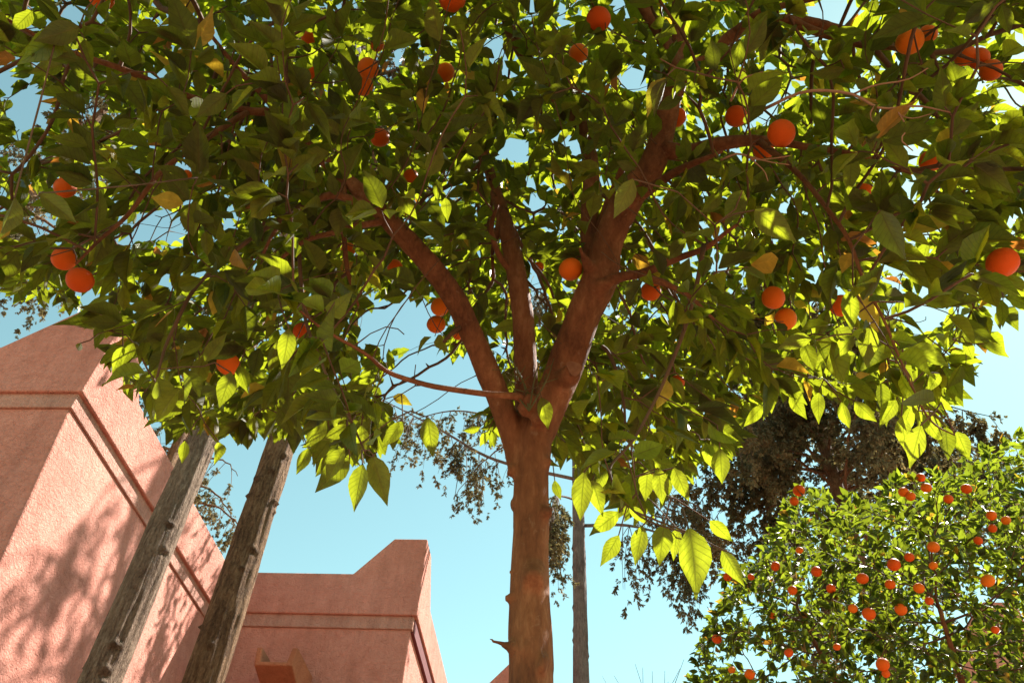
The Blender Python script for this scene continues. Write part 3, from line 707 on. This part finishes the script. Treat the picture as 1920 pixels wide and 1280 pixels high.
for b in dry:
    for q in to_path(b, .02):
        hx, hy, _ = project(q[:3]); HR.append((hx[0], hy[0], 9, float(np.linalg.norm(q[:3]-CAM))))
FR = fruit; FRR = [float(np.linalg.norm(p-CAM)) for p in oP]
for p, a in zip(hP, hA):
    for q in (.3, .7):
        hx, hy, _ = project(p+a*q); HR.append((hx[0], hy[0], 16, float(np.linalg.norm(p-CAM))))
G = Grower()
for p in main_paths[1:5]: G.add_path(p[::3])
for p in brs: G.add_path(p[::2])
stems = np.array(oP) + np.array([0, 0, 1])*oR[:, None]*1.6
G.grow(np.vstack([A, hP - nrm(hA)*0.02, stems]), step=0.05, infl=0.5, kill=0.065, iters=110, grav=-0.05)
G.finish()
P, par, R = G.Pa, G.pa, G.Ra
m = np.arange(G.seed_n, len(P)); alive = np.ones(len(P), bool)
alive[m] = allowed(P[m], -40, False) | (P[m][:, 2] > 2.9)
for i in m:
    if not alive[par[i]]: alive[i] = False
m = m[alive[m]]
print('grown nodes', len(P))
V1, F1 = edges_mesh(P[par[m]], P[m], np.maximum(R[par[m]]*np.where(par[m] < G.seed_n, 0.5, 1), R[m]), R[m], 5)
# stems to hero leaves and oranges
gm = P[G.seed_n:][alive[G.seed_n:]]
def nearest(Q):
    out = []
    for q in Q: out.append(gm[np.linalg.norm(gm-q, axis=1).argmin()])
    return np.array(out)
def link(Q):
    B = nearest(Q); mid = (B+Q)/2 + rng.normal(0, .008, Q.shape) + np.array([0, 0, .008])
    return np.vstack([B, mid]), np.vstack([mid, Q])
a1, b1 = link(hP); a2, b2 = link(np.array(oP) + np.array([0, 0, 1])*oR[:, None]*0.85)
V2, F2 = edges_mesh(np.vstack([a1, a2]), np.vstack([b1, b2]), np.full(len(a1)+len(a2), .0017), np.full(len(a1)+len(a2), .0014), 5)
tw = mesh_obj('twig_growth', np.vstack([V1, V2]), np.vstack([F1, F2+len(V1)]), MAT['twig'], tree); tag(tw, kind='stuff')

# leaves along the young twigs
cand = np.where((np.arange(len(P)) >= G.seed_n) & (G.tips < 14) & alive)[0]
LP, LA, LN = [], [], []
tdir = nrm(P - P[np.maximum(par, 0)])
cc = np.array([TBX, TBY, 3.6])
for i in cand:
    k = 5 if G.kids[i] == 0 else 2
    for _ in range(k):
        t = tdir[i]; rnd = rng.normal(0, 1, 3); side = nrm(rnd - t*rnd.dot(t))
        outw = nrm((P[i]-cc)*np.array([1, 1, .35]))
        a = nrm(t*0.5 + side*0.9 + outw*0.35 + np.array([0, 0, -0.55]))
        n = nrm(np.array([0, 0, 1.0]) + outw*0.35 + rng.normal(0, 0.42, 3))
        LP.append(P[i] + side*0.012); LA.append(a); LN.append(n)
LP, LA, LN = map(np.array, (LP, LA, LN))
tipP = LP + LA*0.08
keep = allowed(LP, 0) & allowed(tipP, -12) & allowed(LP+LA*.04, -8)
LP, LA, LN = LP[keep], LA[keep], LN[keep]
# gaps in the crown through which the sun reaches the hanging skirt
px_, py_, pd_ = project(LP); low = np.where((py_ > np.interp(px_, OUT[:, 0], OUT[:, 1]) - 130) & (px_ > 0) & (px_ < 1920) & (pd_ > .3))[0]
lit = np.vstack([(hP + hA*.5)[11:63], (hP + hA*.5)[80:], LP[rng.choice(low, 90, replace=False)] + np.array([0, 0, -.03])])
thin_ = np.ones(len(LP), bool); ctr = LP + LA*.04
for q in lit:
    d = ctr - q; t = d @ SUN; r_ = np.linalg.norm(d - t[:, None]*SUN, axis=1)
    thin_ &= ~((t > 0.07) & (r_ < 0.050))
LP, LA, LN = LP[thin_], LA[thin_], LN[thin_]
n = len(LP); print('leaves', n)
LL = np.clip(rng.normal(0.079, 0.016, n), 0.04, 0.115); LW = rng.uniform(0.40, 0.54, n); LT = leaf_tones(n)
P_all = np.vstack([hP, LP]); 
build_leaves(tree, P_all, np.vstack([hA, LA]), np.vstack([hN, LN]), np.concatenate([hL, LL]), np.concatenate([hW, LW]), np.concatenate([hT, LT]), MAT['leaf'], must=np.arange(len(hP)))
for p, r in zip(oP, oR): tag(add_orange(tree, p, r))
# leafy green sprout in the fork
spr = []; sb = at_range(992, 770, 2.0)
for k in range(5):
    a = rng.uniform(0, 6.28); e = sb + np.array([math.cos(a)*.07, -0.03+math.sin(a)*.03, rng.uniform(.08, .20)])
    spr.append(spline([(*sb, .0022), (*((sb+e)/2+rng.normal(0, .012, 3)), .0017), (*e, .0008)], 8))
    for q in range(3):
        s0 = (sb+e)/2*(1-q*.2)+e*q*.2; e2 = s0 + np.array([rng.normal(0, .03), rng.normal(0, .03), rng.uniform(-.01, .03)]); spr.append(spline([(*s0, .0015), (*((s0+e2)/2), .0012), (*e2, .0007)], 4))
v, f = tubes(spr, 5); tag(mesh_obj('sprout', v, f, MAT['shoot'], tree), 'thin green sprout in the fork of the trunk')

# ================================================================== the smaller orange tree
c = at_range(1735, 1190, 5.1); rx, ry = c[0], c[1]
tree2 = thing('orange_tree', 'smaller round orange tree full of small bright oranges, in front of dark cypress', 'tree', (rx, ry, 0))
stem = spline([(rx, ry, -.1, .085), (rx+.02, ry, .8, .07), (rx-.02, ry+.02, 1.6, .062), (rx, ry, 2.0, .06)], 30)
v, f = tube(stem, 14); mesh_obj('trunk', v, f, MAT['bark'], tree2)
G2 = Grower(); C2 = np.array([rx, ry, 3.75]); RAD2 = np.array([1.55, 1.45, 1.50])
for k in range(7):
    a = k/7*6.283 + rng.uniform(-.3, .3); e = rng.uniform(.35, 1.2); l = rng.uniform(1.0, 1.4)
    d = np.array([math.cos(a)*math.cos(e), math.sin(a)*math.cos(e), math.sin(e)])
    s = np.array([rx, ry, 1.9]); pth = spline([(*s, .035), (*(s+d*l*.35+[0, 0, .25]), .026), (*(s+d*l*.75+[0, 0, .4]), .018), (*(s+d*l+[0, 0, .6]), .009)], 26)
    v, f = tube(pth, 8); mesh_obj('branch', v, f, MAT['bark'], tree2); G2.add_path(pth)
OUT2 = np.array([(1250, 1280), (1310, 1200), (1345, 1085), (1400, 1040), (1440, 985), (1480, 905), (1530, 895), (1590, 930), (1650, 910), (1700, 880), (1780, 872), (1850, 825), (1910, 795), (2000, 780), (2400, 900)], float)
pts = []
while sum(map(len, pts)) < 5200:
    q = nrm(rng.normal(0, 1, (3000, 3)))*rng.random((3000, 1))**(1/3.2)
    lump = np.array([1 + 0.30*noise.noise(Vector(v)*2.6+Vector((3, 1, 7))) for v in q]); p = C2 + q*RAD2*lump[:, None]
    x, y, d = project(p); ok = y > np.interp(x, OUT2[:, 0], OUT2[:, 1]) + 8
    pts.append(p[ok])
A2 = np.vstack(pts)[:5200]
fruit2 = [(1498,919,22),(1489,939,17),(1726,895,17),(1737,914,20),(1694,922,19),(1707,930,18),(1812,916,20),(1778,935,18),(1859,966,19),(1886,975,17),(1861,990,16),(1750,1025,22),(1834,1013,16),(1676,1058,24),(1705,1044,18),(1750,1060,16),(1852,1088,25),(1669,1095,19),(1723,1102,20),(1617,1084,22),(1558,1103,18),(1531,1071,20),(1499,1031,14),(1454,1061,18),(1486,1106,18),(1408,1081,13),(1364,1081,16),(1689,1142,22),(1629,1150,24),(1599,1140,17),(1742,1126,16),(1449,1153,14),(1344,1197,19),(1479,1223,17),(1569,1212,14),(1655,1245,25),(1661,1262,15),(1406,1263,20),(1372,1255,14),(1866,1180,15)]
o2, r2 = [], []
for x, y, dpx in fruit2:                                 # on the side of the crown that faces the path
    v = ray(x, y); b = CAM - C2; q = v/RAD2; bb = b/RAD2
    disc_ = (q.dot(bb))**2 - q.dot(q)*(bb.dot(bb)-0.92)
    t = (-q.dot(bb) - math.sqrt(disc_))/q.dot(q) if disc_ > 0 else float(np.linalg.norm(C2-CAM))-0.2
    o2.append(CAM + v*t); r2.append(dpx*0.5*t*v.dot(FW)/F)
o2, r2 = np.array(o2), np.array(r2)
G2.grow(np.vstack([A2, o2 + np.array([0, 0, .06])]), step=0.055, infl=0.6, kill=0.075, iters=90)
G2.finish(r0=.0014)
P2, par2 = G2.Pa, G2.pa; m2 = np.arange(G2.seed_n, len(P2))
V1, F1 = edges_mesh(P2[par2[m2]], P2[m2], np.minimum(G2.Ra[par2[m2]], .008), G2.Ra[m2], 4); gm = P2[G2.seed_n:]
a2, b2 = link(o2 + np.array([0, 0, 1])*r2[:, None]*.8)
V2, F2 = edges_mesh(a2, b2, np.full(len(a2), .002), np.full(len(a2), .0016), 4)
tag(mesh_obj('twig_growth', np.vstack([V1, V2]), np.vstack([F1, F2+len(V1)]), MAT['twig'], tree2), kind='stuff')
cand = np.where((np.arange(len(P2)) >= G2.seed_n) & (G2.tips < 9))[0]
LP, LA, LN = [], [], []; td = nrm(P2-P2[np.maximum(par2, 0)])
for i in cand:
    for _ in range(7 if G2.kids[i] == 0 else 3):
        rnd = rng.normal(0, 1, 3); t = td[i]; side = nrm(rnd-t*rnd.dot(t)); outw = nrm(P2[i]-C2)
        LP.append(P2[i]+side*.01); LA.append(nrm(t*.6+side*.8+outw*.35+np.array([0, 0, -.1]))); LN.append(nrm(np.array([0, 0, .8])+outw*.5+rng.normal(0, .5, 3)))
LP, LA, LN = map(np.array, (LP, LA, LN)); n = len(LP); print('leaves2', n)
build_leaves(tree2, LP, LA, LN, np.clip(rng.normal(.050, .012, n), .026, .078), rng.uniform(.48, .62, n), leaf_tones(n), MAT['leaf2'], st=4)
for p, r in zip(o2, r2): add_orange(tree2, p, r, calyx=False)

# ================================================================== cypress trees
def bark_trunk(root, base, top, r0, r1, mat, seed, sides=40, knots=40, step=0.045, ridge=1.0):
    H = np.linalg.norm(np.subtract(top, base)); n = int(H/step)
    t = np.linspace(0, 1, n); axis = np.asarray(base)[None]*(1-t)[:, None] + np.asarray(top)[None]*t[:, None]
    sway = np.array([[noise.noise(Vector((seed, z*2.0, 0))), noise.noise(Vector((seed+5, z*2.0, 0))), 0] for z in t])*0.05*np.minimum(1, t*4)[:, None]
    axis = axis+sway; rad = r0*(1-t)+r1*t; rad = rad*(1+0.35*np.exp(-t*H/0.35))
    a = np.linspace(0, 2*np.pi, sides, endpoint=False)
    kn = [(rng.uniform(0.05, 1), rng.uniform(0, 6.28), rng.uniform(.018, .042)) for _ in range(knots)]
    rr = np.repeat(rad[:, None], sides, 1); scar = np.zeros_like(rr)
    for i in range(n):
        for k in range(sides):
            rr[i, k] += ridge*(0.010*noise.noise(Vector((math.cos(a[k])*5+seed, math.sin(a[k])*5, t[i]*H*1.1))) + 0.006*noise.noise(Vector((math.cos(a[k])*13, math.sin(a[k])*13+seed, t[i]*H*3))))
    for kt, ka, kh in kn:
        da = np.angle(np.exp(1j*(a-ka))); dz = (t-kt)*H
        ws = rng.uniform(.016, .032); wz = rng.uniform(.010, .020)
        gk = np.exp(-(da[None]*rad[:, None]/ws)**2 - (dz[:, None]/wz)**2)
        rr += kh*0.75*gk - kh*.4*np.exp(-(da[None]*rad[:, None]/ws)**2 - ((dz[:, None]+wz*1.8)/wz)**2)
        scar = np.maximum(scar, np.exp(-(da[None]*rad[:, None]/(ws*1.2))**2 - ((dz[:, None]+wz*.9)/(wz*1.3))**2)*rng.uniform(.4, 1))
    V = np.stack([axis[:, 0:1]+rr*np.cos(a), axis[:, 1:2]+rr*np.sin(a), np.repeat(axis[:, 2:3], sides, 1)], -1).reshape(-1, 3)
    i = np.arange(n-1)[:, None]*sides; j = np.arange(sides)[None]; j2 = (j+1) % sides
    Q = np.stack([i+j, i+j2, i+sides+j2, i+sides+j], -1).reshape(-1, 4)
    point_attr(mesh_obj('trunk', V, Q, mat, root), 'scar', scar.ravel()); return axis
def tuft_templates(blades, wide):
    out = []
    for s in range(4):
        vs, fs = [], []; L = 0.23
        sprig = [(rng.uniform(.0, .85), rng.uniform(0, 6.28), rng.uniform(.03, .085)) for _ in range(7)]
        for k in range(blades):
            t, a0, l0 = sprig[k % 7]
            root_ = np.array([0, 0, -t*L]); d0 = nrm(np.array([math.cos(a0), math.sin(a0), rng.uniform(-1.9, -1.0)]))
            c = root_ + d0*l0*rng.random()*(1.15-.5*t); a = rng.uniform(0, 6.28)
            d = nrm(d0 + np.array([math.cos(a), math.sin(a), rng.uniform(-.9, .3)])*0.75); l = rng.uniform(.022, .050)
            q = c + d*l; sd = nrm(np.cross(d, rng.normal(0, 1, 3)))*wide*rng.uniform(.7, 1.3); b = len(vs)
            vs += [c, c+d*l*.45+sd, q, c+d*l*.45-sd]; fs.append([b, b+1, b+2, b+3])
        out.append((np.array(vs), np.array(fs)))
    return out
FINE, COARSE = tuft_templates(110, .0062), tuft_templates(64, .0095)
def place_tufts(root, pts, dirs, scale, TUFT):
    Vs, Ts, b = [], [], 0
    idx = rng.integers(0, len(TUFT), len(pts))
    for tpl in range(len(TUFT)):
        sel = np.where(idx == tpl)[0]
        if not len(sel): continue
        tv, tf = TUFT[tpl]
        zd = -nrm(dirs[sel]); rnd = nrm(rng.normal(0, 1, (len(sel), 3))); xd = nrm(np.cross(rnd, zd)); yd = np.cross(zd, xd)
        M3 = np.stack([xd, yd, zd], -1)*scale[sel][:, None, None]
        V = np.einsum('nij,kj->nki', M3, tv) + pts[sel][:, None]
        Fm = (np.arange(len(sel))[:, None, None]*len(tv) + tf[None]).reshape(-1, 4)
        Vs.append(V.reshape(-1, 3)); Ts.append(Fm+b); b += len(Vs[-1])
    o = mesh_obj('foliage', np.vstack(Vs), np.vstack(Ts), MAT['conifer'], root, smooth=False); tag(o, kind='stuff')
def cypress(label, x, y, top, r0, r1, bark, crown, seed, branches=26, tufts=14, droop=0.5, extra=(), group='tall cypress trees', knots=40, lean=(0, 0), ridge=1.0, tsc=1.0, tpl=None, near=False):
    root = thing('cypress_tree', label, 'tree', (x, y, 0), group)
    axis = bark_trunk(root, (x, y, -.1), (x+lean[0], y+lean[1], top), r0, r1, bark, seed, knots=knots, ridge=ridge, sides=56 if near else 32, step=.022 if near else .05)
    z0, z1, rad = crown
    P, D, S = [], [], []; thin = []
    def dress(path, nt):
        for _ in range(nt):
            t = rng.uniform(.25, 1)**0.8; c = path[min(len(path)-1, int(t*(len(path)-1)))][:3]
            hang = rng.uniform(.1, .75)*droop*2; off = np.array([rng.normal(0, .14), rng.normal(0, .14), 0])
            e = c + off + np.array([0, 0, -hang])
            thin.append(spline([(*c, .006), (*((c+e)/2+off*.25), .004), (*e, .002)], 5))
            for q in np.arange(0.25, 1.01, 0.25):
                P.append(c*(1-q)+e*q + rng.normal(0, .05, 3)); D.append(np.array([rng.normal(0, .45), rng.normal(0, .45), -1.0])); S.append(rng.uniform(.75, 1.25)*tsc)
    for k in range(branches):
        zz = rng.uniform(z0, z1); fr = (zz-z0)/(z1-z0); a = k*2.4+rng.uniform(-.4, .4)
        l = rad*(1-.55*fr)*rng.uniform(.6, 1.1); d = np.array([math.cos(a), math.sin(a), 0])
        s = axis[np.abs(axis[:, 2]-zz).argmin()]
        pth = spline([(*s, .032), (*(s+d*l*.35+[0, 0, .18*l]), .022), (*(s+d*l*.7+[0, 0, .16*l]), .013), (*(s+d*l+[0, 0, -.12*l]), .005)], 18)
        pth[:, :3] += rng.normal(0, .012, (18, 3))
        v, f = tube(pth, 6); mesh_obj('branch', v, f, bark, root); dress(pth, tufts)
    for rows in extra:
        pth = spline(rows, 22); v, f = tube(pth, 7); mesh_obj('branch', v, f, bark, root); dress(pth, tufts+20)
    if thin:
        v, f = tubes(thin, 4, False); tag(mesh_obj('twig_growth', v, f, MAT['twig'], root), kind='stuff')
    place_tufts(root, np.array(P), np.array(D), np.array(S), tpl or COARSE); return root
# two trunks in front of the sunny wall
cypress('tall cypress with slim grey scarred trunk, nearest the sunlit building corner', -2.60, 4.35, 12.5, .135, .05, MAT['grey_bark'], (8.6, 12.3, 1.5), 3.1, 16, 9, knots=95, near=True)
cypress('tall cypress with thick brown fissured trunk standing before the rear wing', -2.285, 4.90, 13.0, .150, .06, MAT['brown_bark'], (9.0, 12.8, 1.6), 7.7, 16, 9, knots=95, ridge=1.4, near=True)
# the pale straight trunk beyond the big orange tree
rng = np.random.default_rng(21)
def ypts(rows, Y): return [(*at_y(x, y, Y+dy), r) for x, y, dy, r in rows]
t3 = at_y(1093, 1280, 10.0)
cypress('tall cypress with pale straight trunk and drooping tufts, seen beyond the forked trunk', t3[0], 10.0, 14.5, .135, .05, MAT['pale_bark'], (9.2, 14.2, 2.5), 1.3, 17, 13, knots=150, tpl=FINE, droop=.68, tsc=1.1,
        extra=[ypts([(1088, 900, 0, .03), (930, 862, -.3, .024), (830, 808, -.6, .016), (700, 740, -.8, .006)], 10.0), ypts([(1088, 860, 0, .03), (980, 800, .4, .022), (860, 770, .6, .014), (760, 790, .6, .006)], 10.0),
               ypts([(1095, 985, 0, .028), (1180, 985, -.3, .02), (1260, 1010, -.5, .012), (1310, 1060, -.6, .005)], 10.0), ypts([(1095, 930, 0, .028), (1190, 930, .4, .02), (1290, 940, .7, .012), (1345, 980, .8, .005)], 10.0),
               ypts([(1088, 940, 0, .02), (1050, 930, -.5, .014), (1035, 950, -.8, .008), (1030, 985, -1, .004)], 10.0)])
# dense dark crown behind the smaller orange tree
c4 = at_range(1560, 880, 15.0)
cypress('dense dark brownish cypress crown rising behind the smaller orange tree', c4[0], c4[1], 15.5, .2, .06, MAT['brown_bark'], (8.4, 15.0, 3.3), 9.4, 66, 17, tsc=1.8, droop=.7)
# crowns glimpsed over the building
c5 = at_range(330, 850, 14.5)
cypress('cypress rising behind the building roof, seen between wall and grey trunk', c5[0], c5[1], 14.0, .18, .05, MAT['brown_bark'], (8.2, 13.6, 1.7), 5.5, 26, 10)
c6 = at_range(-30, 470, 12.5)
cypress('cypress behind the near wing, just showing past its raised corner', c6[0], c6[1], 14.5, .18, .05, MAT['brown_bark'], (7.6, 14.0, 1.8), 6.6, 26, 10)

# bare twiggy tops of a far shrub
sb = at_range(1225, 1290, 12.0); bush = thing('bare_shrub', 'bare twiggy treetop just showing between the pale trunk and smaller orange tree', 'shrub', (sb[0], sb[1], 0))
tw = [spline([(sb[0], sb[1], -.05, .03), (sb[0], sb[1], 2.5, .024), (sb[0], sb[1], sb[2]-.6, .015)], 12)]
for k in range(16):
    e = np.array([sb[0]+rng.normal(0, .28), sb[1]+rng.normal(0, .28), sb[2]+rng.uniform(-.05, .42)]); s = np.array([sb[0], sb[1], sb[2]-.6-rng.uniform(0, .5)])
    tw.append(spline([(*s, .009), (*((s+e)/2+rng.normal(0, .06, 3)), .006), (*e, .0025)], 9))
v, f = tube(tw[0], 8); mesh_obj('trunk', v, f, MAT['twig'], bush)
for t in tw[1:]:
    v, f = tube(t, 5); mesh_obj('branch', v, f, MAT['twig'], bush)
